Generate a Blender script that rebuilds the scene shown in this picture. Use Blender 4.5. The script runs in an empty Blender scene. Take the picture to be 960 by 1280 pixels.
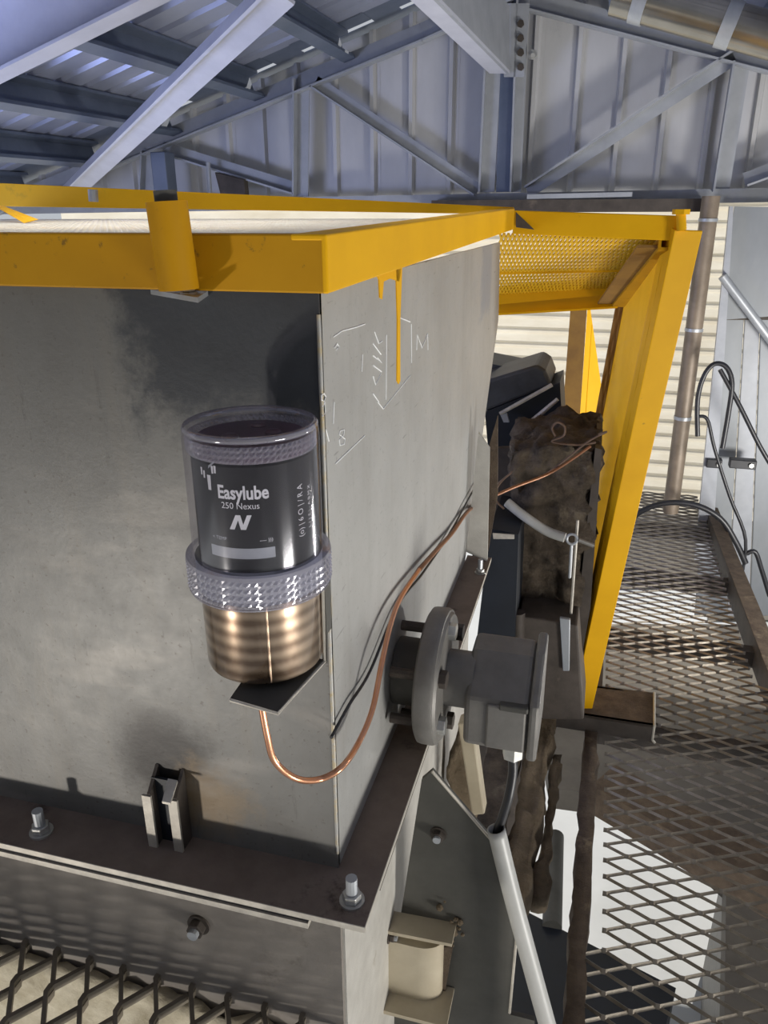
import bpy, bmesh, math, random
from mathutils import Vector as V, Matrix
random.seed(4)
S = bpy.context.scene
COL = S.collection
PI = math.pi

# ------------------------------------------------------------------ camera
CAM = V((0.2257, -0.6238, 0.6839)); FPX = 975.46
RX = V((0.96491666, 0.26250838, -0.00501972)); UP = V((-0.09150358, 0.35414186, 0.93070438))
FW = V((-0.24609539, 0.89759283, -0.36573784))
cd = bpy.data.cameras.new('camera'); co = bpy.data.objects.new('camera', cd); COL.objects.link(co)
m = Matrix((RX, UP, -FW)).transposed().to_4x4(); m.translation = CAM; co.matrix_world = m
cd.sensor_fit = 'AUTO'; cd.sensor_width = 36; cd.lens = FPX / 1280 * 36; cd.clip_start = .02; cd.clip_end = 200
S.camera = co
S.view_settings.view_transform = 'Standard'; S.view_settings.look = 'None'
S.view_settings.gamma = 1; S.view_settings.use_curve_mapping = False
S.view_settings.exposure = 0.0
S.cycles.use_denoising = True

# ------------------------------------------------------------------ sky, sun, lamps
wd = bpy.data.worlds.new('sky'); S.world = wd; wd.use_nodes = True
bg = wd.node_tree.nodes['Background']; bg.inputs[0].default_value = (.88, .93, 1, 1); bg.inputs[1].default_value = .55

def lamp(name, kind, loc, aim, power, color, size=1, size_y=None, spread=None):
    d = bpy.data.lights.new(name, kind); o = bpy.data.objects.new(name, d); COL.objects.link(o)
    o.location = loc; o.rotation_euler = (V(aim) - V(loc)).to_track_quat('-Z', 'Y').to_euler()
    d.energy = power; d.color = color
    if kind == 'AREA':
        d.size = size
        if size_y: d.shape = 'RECTANGLE'; d.size_y = size_y
        if spread: d.spread = spread
    if kind == 'SUN': d.angle = .01
    return o
lamp('sun', 'SUN', (1, 6, 6), (1 - .25, 6 - .75, 6 - .62), 3.5, (1, .94, .83))
lamp('low_bounce_front', 'AREA', (-1.3, -1.8, -.80), (-.3, 0, 0), 25, (1, .94, .86), .14, .12)  # low area lamps stand in for sunlight bounced off the ground
lamp('low_bounce_right', 'AREA', (2.1, -.6, -.8), (.05, .45, .15), 44, (1, .97, .92), .7, .5)
lamp('low_bounce_far', 'AREA', (1.7, 1.9, -.62), (-.1, 3.6, 1.1), 36, (1, .97, .93), .35, .35)
lamp('roof_fill_left', 'AREA', (-2.4, .7, .15), (-1.5, 1.5, 1.5), 34, (.50, .58, 1), .8, .8)  # added blue fill for the roof underside
lamp('lid_fill', 'AREA', (-.55, .6, 1.27), (-.55, .65, 0), 4.5, (1, .98, .94), .8, .8, 1.3)  # added fill lighting the lid mesh from above

# ------------------------------------------------------------------ geometry helpers
def ray(px, py): return FW + RX * ((px - 480) / FPX) + UP * ((640 - py) / FPX)
def P(px, py, ax, val):
    d = ray(px, py); i = 'xyz'.index(ax); return CAM + d * ((val - CAM[i]) / d[i])
def D(px, py, dep): return CAM + ray(px, py) * dep
def PL(px, py, p, n):
    d = ray(px, py); n = V(n); return CAM + d * ((V(p) - CAM).dot(n) / d.dot(n))

class MB:
    def __init__(s): s.v = []; s.f = []
    def add(s, vs, fs):
        b = len(s.v); s.v += [tuple(v) for v in vs]; s.f += [tuple(b + i for i in f) for f in fs]; return s
    def prism(s, poly, off):
        n = len(poly); off = V(off); a = [V(p) for p in poly]; vs = a + [p + off for p in a]
        fs = [tuple(range(n - 1, -1, -1)), tuple(range(n, 2 * n))] + [(i, (i + 1) % n, n + (i + 1) % n, n + i) for i in range(n)]
        return s.add(vs, fs)
    def box(s, a, b):
        x0, y0, z0 = a; x1, y1, z1 = b
        return s.prism([(x0, y0, z0), (x1, y0, z0), (x1, y1, z0), (x0, y1, z0)], (0, 0, z1 - z0))
    def bar(s, p0, p1, sec, up=(0, 0, 1), p1sec=None):
        """sweep a 2D section (side, up) from p0 to p1"""
        p0, p1 = V(p0), V(p1); d = (p1 - p0).normalized(); sd = d.cross(V(up)).normalized(); u = sd.cross(d)
        n = len(sec); q = p1sec or sec
        vs = [p0 + sd * a + u * b for a, b in sec] + [p1 + sd * a + u * b for a, b in q]
        fs = [tuple(range(n - 1, -1, -1)), tuple(range(n, 2 * n))] + [(i, (i + 1) % n, n + (i + 1) % n, n + i) for i in range(n)]
        return s.add(vs, fs)
    def tube(s, pts, r, n=8, cap=True):
        pts = [V(p) for p in pts]; k = len(pts); rs = r if isinstance(r, (list, tuple)) else [r] * k
        t0 = (pts[1] - pts[0]).normalized(); nrm = t0.orthogonal().normalized(); vs = []
        for i, p in enumerate(pts):
            t = ((pts[min(i + 1, k - 1)] - p).normalized() + (p - pts[max(i - 1, 0)]).normalized())
            if t.length < 1e-6: t = t0
            t.normalize(); nrm = (nrm - t * nrm.dot(t)).normalized(); b = t.cross(nrm)
            vs += [p + (nrm * math.cos(2 * PI * j / n) + b * math.sin(2 * PI * j / n)) * rs[i] for j in range(n)]
        fs = [(i * n + j, i * n + (j + 1) % n, (i + 1) * n + (j + 1) % n, (i + 1) * n + j) for i in range(k - 1) for j in range(n)]
        if cap: fs += [tuple(range(n - 1, -1, -1)), tuple((k - 1) * n + j for j in range(n))]
        return s.add(vs, fs)
    def lathe(s, c, prof, n=48, axis='z', cap0=False, cap1=False, fr=None):
        """prof: (radius, height) along the axis"""
        c = V(c); vs = []; k = len(prof)
        for i, (r, h) in enumerate(prof):
            for j in range(n):
                a = 2 * PI * j / n; rr = r + (fr(i, j) if fr else 0); x, y = rr * math.cos(a), rr * math.sin(a)
                vs.append(c + (V((x, y, h)) if axis == 'z' else V((h, x, y)) if axis == 'x' else V((x, h, y))))
        fs = [(i * n + j, i * n + (j + 1) % n, (i + 1) * n + (j + 1) % n, (i + 1) * n + j) for i in range(k - 1) for j in range(n)]
        if cap0: fs.append(tuple(range(n - 1, -1, -1)))
        if cap1: fs.append(tuple((k - 1) * n + j for j in range(n)))
        return s.add(vs, fs)
    def hexa(s, c, r, h, ax=(0, 0, 1), rot=0):
        ax = V(ax).normalized(); a = ax.orthogonal().normalized(); b = ax.cross(a); c = V(c)
        return s.prism([c + (a * math.cos(rot + i * PI / 3) + b * math.sin(rot + i * PI / 3)) * r for i in range(6)], ax * h)
    def build(s, name, mat, parent=None, smooth=None, bevel=0, seg=2):
        me = bpy.data.meshes.new(name); me.from_pydata(s.v, [], s.f); me.update()
        bm = bmesh.new(); bm.from_mesh(me); bmesh.ops.recalc_face_normals(bm, faces=bm.faces); bm.to_mesh(me); bm.free()
        me.materials.append(mat)
        if smooth:
            me.polygons.foreach_set('use_smooth', [True] * len(me.polygons)); me.set_sharp_from_angle(angle=math.radians(smooth))
        o = bpy.data.objects.new(name, me); COL.objects.link(o)
        if parent: put(o, parent)
        if bevel:
            b = o.modifiers.new('bevel', 'BEVEL'); b.width = bevel; b.segments = seg; b.limit_method = 'ANGLE'; b.angle_limit = .6
        return o
def put(o, parent):
    o.parent = parent; o.matrix_parent_inverse = parent.matrix_basis.inverted() if parent.parent is None else Matrix()
def thing(name, label, cat, loc, group=None):
    o = bpy.data.objects.new(name, None); COL.objects.link(o); o.location = loc; o.empty_display_size = .05
    o['label'] = label; o['category'] = cat
    if group: o['group'] = group
    return o
def tag(o, label, cat, group=None):
    o['label'] = label; o['category'] = cat
    if group: o['group'] = group
    return o
def struct(o): o['kind'] = 'structure'; return o
def lab(o, t): o['label'] = t; return o
def smooth_path(pts, n=6):
    pts = [V(p) for p in pts]; out = []
    for i in range(len(pts) - 1):
        p0, p1, p2, p3 = pts[max(i - 1, 0)], pts[i], pts[i + 1], pts[min(i + 2, len(pts) - 1)]
        for k in range(n):
            t = k / n
            out.append(.5 * ((2 * p1) + (p2 - p0) * t + (2 * p0 - 5 * p1 + 4 * p2 - p3) * t * t + (3 * p1 - p0 - 3 * p2 + p3) * t ** 3))
    out.append(pts[-1]); return out
def L(w, h, t): return [(0, 0), (w, 0), (w, t), (t, t), (t, h), (0, h)]
def R(w, h): return [(-w / 2, -h / 2), (w / 2, -h / 2), (w / 2, h / 2), (-w / 2, h / 2)]
def expanded(o, eu, ev, nu, nv, Lw, Sw, th, ht, tilt=.6, bond=.12, clip=None):
    """expanded metal: nv zigzag strands along eu, nu half diamonds each, laid out from o"""
    mb = MB(); o, eu, ev = V(o), V(eu).normalized(), V(ev).normalized(); nn = eu.cross(ev).normalized()
    if nn.z < 0: nn = -nn
    a = (nn * math.cos(tilt) + ev * math.sin(tilt)) * (ht / 2); b = (ev * math.cos(tilt) - nn * math.sin(tilt)) * (th / 2)
    for k in range(nv):
        pts = []
        for i in range(nu + 1):
            y = k * Sw / 2 + (Sw / 4) * (1 if (i + k) % 2 else -1)
            for dx in (-bond, bond): pts.append(o + eu * ((i * .5 + dx) * Lw) + ev * y + nn * (.0 if (i + k) % 2 else ht * .6))
        runs = [[]]
        for p in pts:
            if clip is None or clip(p): runs[-1].append(p)
            elif runs[-1]: runs.append([])
        for rn in runs:
            if len(rn) < 2: continue
            vs = []
            for p in rn: vs += [p + a + b, p + a - b, p - a - b, p - a + b]
            fs = [(4 * i + j, 4 * i + (j + 1) % 4, 4 * i + 4 + (j + 1) % 4, 4 * i + 4 + j) for i in range(len(rn) - 1) for j in range(4)]
            fs += [(3, 2, 1, 0), tuple(4 * (len(rn) - 1) + j for j in range(4))]
            mb.add(vs, fs)
    return mb

# ------------------------------------------------------------------ materials
class NT:
    def __init__(s, name):
        s.m = bpy.data.materials.new(name); s.m.use_nodes = True; s.t = s.m.node_tree; s.t.nodes.clear()
        s.out = s.t.nodes.new('ShaderNodeOutputMaterial'); s.tc = s.t.nodes.new('ShaderNodeTexCoord')
    def n(s, ty, ins=None, **kw):
        x = s.t.nodes.new('ShaderNode' + ty)
        for k, v in kw.items(): setattr(x, k, v)
        for k, v in (ins or {}).items():
            if isinstance(v, bpy.types.NodeSocket): s.t.links.new(v, x.inputs[k])
            else: x.inputs[k].default_value = v
        return x
    def link(s, a, b): s.t.links.new(a, b)
    def math(s, op, a, b=0, c=0, clamp=False):
        return s.n('Math', {0: a, 1: b, 2: c}, operation=op, use_clamp=clamp).outputs[0]
    def noise(s, scale, detail=4, rough=.6, vec=None, stretch=None):
        v = vec or s.tc.outputs['Object']
        if stretch: v = s.n('Mapping', {0: v, 3: stretch}).outputs[0]
        return s.n('TexNoise', {'Vector': v, 'Scale': scale, 'Detail': detail, 'Roughness': rough}).outputs[0]
    def ramp(s, fac, stops):
        r = s.n('ValToRGB', {0: fac}); e = r.color_ramp.elements
        while len(e) < len(stops): e.new(.5)
        for x, (p, c) in zip(e, stops): x.position = p; x.color = c if len(c) == 4 else (*c, 1)
        return r.outputs[0]
    def step(s, fac, a, b):
        return s.n('MapRange', {0: fac, 1: a, 2: b, 3: 0., 4: 1.}, interpolation_type='SMOOTHSTEP').outputs[0]
    def mix(s, fac, a, b):
        x = s.n('Mix', data_type='RGBA'); 
        for k, v in ((0, fac), (6, a), (7, b)):
            if isinstance(v, bpy.types.NodeSocket): s.link(v, x.inputs[k])
            else: x.inputs[k].default_value = v if k == 0 else (*v, 1) if len(v) == 3 else v
        return x.outputs[2]
    def bsdf(s, col, rough=.5, metal=0., bump=None, bstr=.3, bdist=.002, **kw):
        p = s.n('BsdfPrincipled')
        for k, v in (('Base Color', col), ('Roughness', rough), ('Metallic', metal)):
            if isinstance(v, bpy.types.NodeSocket): s.link(v, p.inputs[k])
            else: p.inputs[k].default_value = (*v, 1) if k == 'Base Color' and len(v) == 3 else v
        for k, v in kw.items(): p.inputs[k.replace('_', ' ')].default_value = v
        if bump is not None:
            b = s.n('Bump', {'Strength': bstr, 'Distance': bdist, 'Height': bump}); s.link(b.outputs[0], p.inputs['Normal'])
        s.link(p.outputs[0], s.out.inputs[0]); return s.m
    def xyz(s): 
        x = s.n('SeparateXYZ', {0: s.tc.outputs['Object']}); return x.outputs[0], x.outputs[1], x.outputs[2]

def basic(name, c1, c2, scale=12, rough=.5, metal=0., bstr=.2, dirt=None, dirt_amt=.55, stretch=None, bd=.001, **kw):
    t = NT(name); n = t.noise(scale, 5, .65, stretch=stretch); c = t.ramp(n, [(.3, c1), (.7, c2)])
    if dirt:
        d = t.noise(scale * .45, 8, .75); c = t.mix(t.step(d, dirt_amt, dirt_amt + .13), c, dirt)
    fine = t.noise(scale * 14, 4, .7)
    return t.bsdf(c, rough, metal, fine if bd < .002 else t.math('ADD', t.noise(scale * 3, 8, .75), t.math('MULTIPLY', fine, .3)), bstr, bd, **kw)

def hopper_steel(name, which):
    t = NT(name); x, y, z = t.xyz()
    n1 = t.noise(5, 6, .65); n2 = t.noise(26, 6, .75); n3 = t.noise(160, 3, .6)
    strk = t.noise(9, 5, .7, stretch=(3.0, 3.0, .35))
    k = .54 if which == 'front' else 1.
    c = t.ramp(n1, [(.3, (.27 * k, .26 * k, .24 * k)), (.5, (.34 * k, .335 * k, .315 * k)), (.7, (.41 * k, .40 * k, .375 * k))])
    c = t.mix(t.math('MULTIPLY', t.step(strk, .5, .72), .45), c, (.20, .185, .16))
    c = t.mix(t.math('MULTIPLY', t.step(n2, .60, .74), .5), c, (.15, .13, .11))
    c = t.mix(t.math('MULTIPLY', t.step(n3, .60, .70), .55), c, (.09, .075, .06))
    wob = t.math('MULTIPLY', t.math('SUBTRACT', n2, .5), .10); wob2 = t.math('MULTIPLY', t.math('SUBTRACT', n1, .5), .16)
    w = t.math('ADD', wob, wob2)
    if which == 'front':
        # lug's upward shadow painted dark, with a rusty stain beside it
        d = t.n('VectorMath', {0: t.tc.outputs['Object'], 1: (-.20, 0, .105)}, operation='DISTANCE').outputs['Value']
        c = t.mix(t.math('MULTIPLY', t.math('SUBTRACT', 1, t.step(t.math('ADD', d, wob), .03, .088)), .88), c, (.03, .026, .024))
        d2 = t.n('VectorMath', {0: t.tc.outputs['Object'], 1: (-.15, 0, .06)}, operation='DISTANCE').outputs['Value']
        c = t.mix(t.math('MULTIPLY', t.math('SUBTRACT', 1, t.step(t.math('ADD', d2, wob), .01, .07)), .5), c, (.30, .20, .09))
        # brushed swirls at lower left
        sw = t.noise(7, 3, .5, stretch=(.8, 1, 2.6)); c = t.mix(t.math('MULTIPLY', t.step(sw, .52, .68), .35), c, (.36, .335, .30))
        zt = t.step(z, .30, .62); c = t.mix(t.math('MULTIPLY', zt, .45), c, (.10, .098, .088))  # upper plate painted darker for the fall-off of light from below
        hs = t.noise(14, 6, .8, stretch=(4, 1, .5)); c = t.mix(t.math('MULTIPLY', t.step(hs, .60, .66), .4), c, (.09, .085, .075))
        # dark blue grey patch around the upper right of the plate
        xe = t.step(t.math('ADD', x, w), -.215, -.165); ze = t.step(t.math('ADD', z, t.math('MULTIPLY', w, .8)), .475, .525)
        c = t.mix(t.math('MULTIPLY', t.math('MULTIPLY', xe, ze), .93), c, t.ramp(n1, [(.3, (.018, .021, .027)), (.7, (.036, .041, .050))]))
    if which == 'side':
        ye = t.step(t.math('ADD', y, wob), .88, .93); z2 = t.step(t.math('ADD', z, wob), .46, .50)
        y3 = t.math('SUBTRACT', 1, t.step(t.math('ADD', y, wob), 1.02, 1.06))
        c = t.mix(t.math('MULTIPLY', t.math('MULTIPLY', t.math('MULTIPLY', ye, z2), y3), .8), c, (.17, .20, .26))
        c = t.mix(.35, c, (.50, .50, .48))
        yo = t.math('MULTIPLY', t.math('SUBTRACT', 1, t.step(y, .0, .012)), t.step(n2, .45, .6))
        c = t.mix(t.math('MULTIPLY', yo, .5), c, (.55, .38, .08))
        sc = t.noise(60, 2, .5, stretch=(1, .3, 3)); c = t.mix(t.math('MULTIPLY', t.step(sc, .69, .75), .5), c, (.14, .13, .12))
    r = t.n('MapRange', {0: n2, 3: .38, 4: .62}).outputs[0]
    return t.bsdf(c, r, .25, t.math('ADD', n3, n2), .18, .001)

M = {}
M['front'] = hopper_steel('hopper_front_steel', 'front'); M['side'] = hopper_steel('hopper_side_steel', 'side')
M['flange'] = basic('dirty_flange_steel', (.16, .122, .097), (.24, .19, .153), 14, .8, .0, .4, (.07, .055, .043), Specular_IOR_Level=.2)
M['edge'] = basic('pale_edge_steel', (.40, .37, .32), (.62, .58, .50), 40, .45, .3, .3)
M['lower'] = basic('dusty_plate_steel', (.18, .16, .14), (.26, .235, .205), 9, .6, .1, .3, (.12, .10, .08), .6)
M['lowside'] = basic('lit_pale_grey_plate', (.42, .40, .36), (.54, .52, .47), 22, .6, .1, .5, (.30, .26, .2), .6)  # paler base carries the light on side skirt and end stiffener
M['gusset'] = basic('dark_painted_plate', (.06, .058, .05), (.10, .096, .083), 8, .6, .15, .3, (.2, .17, .13), .64)
M['darksteel'] = basic('grimy_dark_steel', (.045, .036, .029), (.09, .073, .06), 14, .7, .15, .5, (.13, .105, .08), .58)
M['cast'] = basic('grey_cast_iron', (.155, .146, .132), (.225, .214, .195), 18, .5, .25, .35, (.09, .08, .068), .62)
M['galv'] = basic('galvanised_steel', (.36, .38, .40), (.47, .49, .51), 16, .42, .45, .15, stretch=(1, 1, .5))
M['galv_bolt'] = basic('zinc_bolt', (.42, .42, .40), (.60, .60, .57), 50, .35, .7, .2)
M['truss'] = basic('grey_truss_paint', (.30, .315, .34), (.40, .415, .44), 7, .5, .1, .1)
M['rafter'] = basic('pale_grey_rafter_paint', (.50, .51, .58), (.60, .61, .68), 7, .5, .05, .1)
M['clad'] = basic('grey_wall_cladding', (.48, .48, .485), (.57, .57, .575), 4, .5, .1, .08, (.40, .40, .405), .6, stretch=(1, 1, .4))
M['roof'] = basic('grey_blue_roof_sheet', (.30, .33, .44), (.40, .43, .55), 3, .4, .3, .08, stretch=(.5, 1, 1))
M['purlin'] = basic('blue_grey_purlin', (.11, .14, .20), (.16, .19, .26), 5, .5, .2, .1)
def yellow(name, a, b, dirt, amt):
    t = NT(name); n = t.noise(6, 5, .6); f = t.noise(45, 6, .7)
    c = t.ramp(n, [(.3, a), (.7, b)]); c = t.mix(t.math('MULTIPLY', t.step(f, amt, amt + .1), .8), c, dirt)
    c = t.mix(t.math('MULTIPLY', t.step(t.noise(3, 6, .8), .62, .75), .5), c, dirt)
    return t.bsdf(c, .55, 0, f, .1, .0006, Specular_IOR_Level=.2)
M['yellow'] = yellow('safety_yellow_paint', (.74, .38, .002), (.84, .45, .004), (.25, .14, .02), .68)
M['yellow_worn_shaded'] = yellow('worn_shaded_yellow_paint', (.42, .20, .002), (.54, .27, .004), (.10, .06, .02), .60)  # worn paint; the base also carries the shade on the front rail
M['mesh_lid'] = basic('glare_pale_lid_mesh', (.80, .72, .58), (.92, .88, .78), 20, .35, .0, .1)  # white glare on the lid mesh put into its base colour
M['mesh_yel'] = yellow('yellow_mesh_paint', (.72, .40, .008), (.82, .48, .02), (.4, .22, .02), .7)
M['walk'] = basic('walkway_mesh_steel', (.20, .17, .13), (.36, .32, .26), 25, .38, .5, .3, (.09, .065, .05), .6)
M['mesh_low'] = basic('dusty_mesh_steel', (.13, .11, .08), (.20, .17, .13), 25, .6, .3, .3)
M['rust'] = basic('rusty_caked_steel', (.07, .048, .032), (.16, .115, .075), 22, .85, .0, .8, (.25, .19, .12), .57, bd=.01)
M['mud'] = basic('caked_mud', (.04, .03, .022), (.19, .145, .10), 18, .95, 0, 1., (.26, .21, .145), .56, bd=.02)
M['mud_tan'] = basic('dry_tan_mud', (.17, .125, .075), (.30, .23, .15), 20, .95, 0, 1., (.08, .06, .04), .6, bd=.015)
M['sand'] = basic('pale_dry_sand', (.46, .40, .28), (.70, .64, .50), 30, .95, 0, .8, (.28, .21, .12), .6, bd=.008)
M['tan'] = basic('tan_painted_steel', (.40, .34, .24), (.52, .46, .34), 9, .5, .1, .2, (.22, .15, .09), .62)
M['ground'] = basic('pale_concrete_ground', (.60, .62, .63), (.72, .74, .76), 1.2, .9, 0, .1)
M['panel'] = basic('blue_grey_panel', (.20, .215, .23), (.29, .305, .32), 3, .5, .2, .1, stretch=(1, 1, .4))
M['post'] = basic('brown_grey_pipe_paint', (.16, .125, .09), (.27, .215, .16), 9, .5, .2, .3)
M['yellow_brown'] = basic('shaded_brown_yellow', (.20, .10, .02), (.32, .17, .03), 9, .6, .0, .3)  # brown carries the shade on guard posts and legs
M['slab'] = basic('brown_grey_floor', (.08, .07, .058), (.15, .135, .112), 3, .8, 0, .3, (.30, .27, .22), .6)
M['black'] = basic('black_rubber', (.010, .010, .012), (.022, .022, .026), 20, .4, 0, .2)
M['belt'] = basic('dusty_black_rubber', (.03, .033, .036), (.07, .075, .08), 10, .45, 0, .2)
M['pit'] = basic('near_black_fill', (.006, .008, .012), (.012, .016, .024), 6, .5, 0, .1)  # near-black, also used as shade in gaps and recesses
M['pvc'] = basic('grey_conduit_plastic', (.36, .36, .34), (.44, .44, .42), 14, .4, 0, .1)
M['copper'] = basic('copper_tube_metal', (.72, .33, .18), (.82, .42, .25), 30, .28, .9, .08)
M['copper_dull'] = basic('tarnished_copper', (.25, .12, .065), (.38, .19, .11), 30, .45, .7, .2)
M['wire'] = basic('rusty_wire', (.10, .06, .04), (.2, .13, .09), 60, .7, .3, .2)
M['chalk'] = basic('white_chalk', (.78, .79, .78), (.88, .88, .87), 90, .95, 0, .2)
M['label'] = basic('black_wrap_label', (.010, .010, .012), (.02, .02, .022), 20, .6, 0, .05, Specular_IOR_Level=.15)
M['ink'] = basic('white_label_ink', (.72, .72, .74), (.78, .78, .80), 40, .5, 0, 0)
M['grey_ink'] = basic('grey_label_band', (.30, .32, .35), (.40, .42, .46), 30, .5, 0, 0)
M['pcb'] = basic('purple_circuit_cap', (.05, .018, .03), (.10, .035, .055), 30, .3, 0, .1)
M['cream_wall'] = None
def clear_plastic(name, tint, fac, rough):
    t = NT(name); tr = t.n('BsdfTransparent', {0: (*tint, 1)}); g = t.n('BsdfGlossy', {0: (.9, .9, .95, 1), 'Roughness': rough})
    d = t.n('BsdfDiffuse', {0: (.55, .54, .60, 1)}); fr = t.n('LayerWeight', {0: .35})
    a = t.n('MixShader', {0: fac, 1: tr.outputs[0], 2: d.outputs[0]})
    k = t.math('ADD', t.math('MULTIPLY', fr.outputs['Facing'], .40), .022)
    b = t.n('MixShader', {0: k, 1: a.outputs[0], 2: g.outputs[0]}); t.link(b.outputs[0], t.out.inputs[0]); return t.m
M['clear'] = clear_plastic('clear_cover_plastic', (.93, .92, .95), .03, .14)
M['clear_knurl'] = clear_plastic('clear_knurled_plastic', (.80, .78, .84), .34, .12)
def grease_can():
    t = NT('banded_grease_reservoir'); x, y, z = t.xyz()
    w = t.math('SINE', t.math('MULTIPLY', z, 2 * PI / .0125)); n = t.noise(20, 4, .6)
    c = t.ramp(t.math('ADD', t.math('MULTIPLY', w, .22), n), [(.25, (.13, .085, .055)), (.85, (.36, .27, .19))])
    return t.bsdf(c, t.n('MapRange', {0: n, 3: .2, 4: .4}).outputs[0], .75, n, .1, .001, Coat_Weight=.5, Coat_Roughness=.08)
M['grease'] = grease_can()
def translucent_wall():
    t = NT('cream_translucent_sheeting'); n = t.noise(3, 5, .6, stretch=(1, 1, 3))
    c = t.ramp(n, [(.3, (.72, .66, .54)), (.7, (.86, .82, .72))])
    tr = t.n('BsdfTranslucent', {0: c}); d = t.n('BsdfDiffuse', {0: c}); mx = t.n('MixShader', {0: .62, 1: d.outputs[0], 2: tr.outputs[0]})
    t.link(mx.outputs[0], t.out.inputs[0]); return t.m
M['cream_wall'] = translucent_wall()

# ================================================================== the setting
gz = -3.4
fl = MB().box((-14, -10, gz - .2), (14, 16, gz)).build('floor', M['ground']); struct(fl)

# end wall: vertical cladding sheets, each a piece of the wall
YW = 3.62
def roof_z(x): return 1.665 + .3115 * x if x < -.30 else 1.485 - .271 * (x + .115) + .0
wall = bpy.data.objects.new('wall_back', None); COL.objects.link(wall); wall.location = (0, YW, .7); wall['kind'] = 'structure'
x = -3.35; w = .40
while x < 2.2:
    mb = MB(); prof = [(0, 0), (.150, 0), (.158, -.028), (.176, -.028), (.184, 0), (.2, 0), (.350, 0), (.358, -.028), (.376, -.028), (.384, 0), (.404, -.002)]
    n = len(prof); vs = []
    for o_ in (0, .003):
        for dx, dy in prof:
            a = x + dx; zt = min(1.665 + .3115 * a, 1.50 - .271 * a) + .12
            vs += [(a, YW + dy + o_, .70), (a, YW + dy + o_, max(zt, .72))]
    fs = [(2 * i, 2 * i + 2, 2 * i + 3, 2 * i + 1) for i in range(n - 1)] + [(2 * n + 2 * i, 2 * n + 2 * i + 1, 2 * n + 2 * i + 3, 2 * n + 2 * i + 2) for i in range(n - 1)]
    mb.add(vs, fs).build('cladding_sheet', M['clad'], wall)
    x += w
# lower end wall: horizontally ribbed translucent sheets, daylight behind
low = bpy.data.objects.new('wall_far', None); COL.objects.link(low); low.location = (.4, 4.3, -1); low['kind'] = 'structure'
z = -1.15
while z < .78:
    mb = MB(); prof = []
    for k in range(4):
        for dz, dy in ((0, 0), (.045, 0), (.055, -.022), (.077, -.022), (.087, 0)): prof.append((z + k * .0875 + dz, 4.3 + dy))
    vs = []; X0, X1 = -3.4, 3.2
    for a, b in prof: vs += [(X0, b, a), (X1, b, a)]
    mb.add(vs, [(2 * i, 2 * i + 1, 2 * i + 3, 2 * i + 2) for i in range(len(prof) - 1)]).build('wall_sheet', M['cream_wall'], low)
    z += .35

# roof: two slopes of ribbed sheets on purlins, both run towards and past the camera
ceil = bpy.data.objects.new('ceiling', None); COL.objects.link(ceil); ceil.location = (-.25, 1, 1.7); ceil['kind'] = 'structure'
AP = V((-.285, 0, 1.665 - .3115 * .285 + .135)); SL = V((-1, 0, -.3115)).normalized(); SR = V((1, 0, -.271)).normalized()
def roof_sheets(sd, length, y0, y1):
    y = y0; nrm = sd.cross(V((0, 1, 0))).normalized(); nrm = nrm if nrm.z > 0 else -nrm
    while y < y1 - .01:
        prof = []; ww = min(.7, y1 - y)
        for k in range(4):
            for dy, dn in ((0, 0), (.12, 0), (.132, .028), (.16, .028), (.172, 0)):
                if k * .175 + dy <= ww + .001: prof.append((y + k * .175 + dy, dn))
        prof.append((y + ww + .004, 0)); vs = []
        for b, dn in prof:
            a = AP + V((0, b, 0)) + nrm * dn; vs += [a, a + sd * length]
        n = len(prof)
        for b, dn in prof:
            a = AP + V((0, b, 0)) + nrm * (dn + .003); vs += [a, a + sd * length]
        MB().add(vs, [(2 * i, 2 * i + 1, 2 * i + 3, 2 * i + 2) for i in range(n - 1)] + [(2 * n + 2 * i, 2 * n + 2 * i + 2, 2 * n + 2 * i + 3, 2 * n + 2 * i + 1) for i in range(n - 1)]).build('roof_sheet', M['roof'], ceil)
        y += .7
roof_sheets(SL, 3.1, -2.85, 3.35); roof_sheets(SR, 3.0, -2.85, 3.70)
# verge strip over the end wall, broken where daylight shows through
nl = V((-.3115, 0, 1)).normalized()
slits = [(.475, .56), (.70, .98), (1.0, 1.08), (1.236, 1.45), (1.47, 1.53), (1.74, 2.0)]
edge = [0] + [e for p_ in slits for e in p_] + [3.1]
for i in range(len(edge) - 1):
    a, b = edge[i], edge[i + 1]; y0 = 3.565 if i % 2 else 3.35
    p = AP + V((0, y0, 0)) + nl * .002
    MB().prism([p + SL * a, p + SL * b, p + SL * b + V((0, 3.70 - y0, 0)), p + SL * a + V((0, 3.70 - y0, 0))], nl * .004).build('verge_strip', M['purlin'], ceil)
    if i % 2: MB().prism([AP + V((0, 3.34, 0)) + SL * a, AP + V((0, 3.34, 0)) + SL * b, AP + V((0, 3.50, 0)) + SL * b, AP + V((0, 3.50, 0)) + SL * a], nl * .004).build('verge_strip', M['purlin'], ceil)
for s in (.35, .85, 1.35, 1.85, 2.35, 2.85):
    p = AP + SL * s - nl * .07
    MB().bar(p + V((0, -2.8, 0)), p + V((0, 3.48, 0)), [(-.03, -.06), (.03, -.06), (.03, -.045), (-.018, -.045), (-.018, .05), (.03, .05), (.03, .064), (-.03, .064)], nl).build('purlin', M['purlin'], ceil)
for s in (.5, 1.1, 1.7, 2.3):
    nr = V((.271, 0, 1)).normalized(); p = AP + SR * s - nr * .07
    MB().bar(p + V((0, -2.8, 0)), p + V((0, 3.6, 0)), [(-.03, -.06), (.03, -.06), (.03, -.045), (-.018, -.045), (-.018, .05), (.03, .05), (.03, .064), (-.03, .064)], nr).build('purlin', M['purlin'], ceil)

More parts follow.
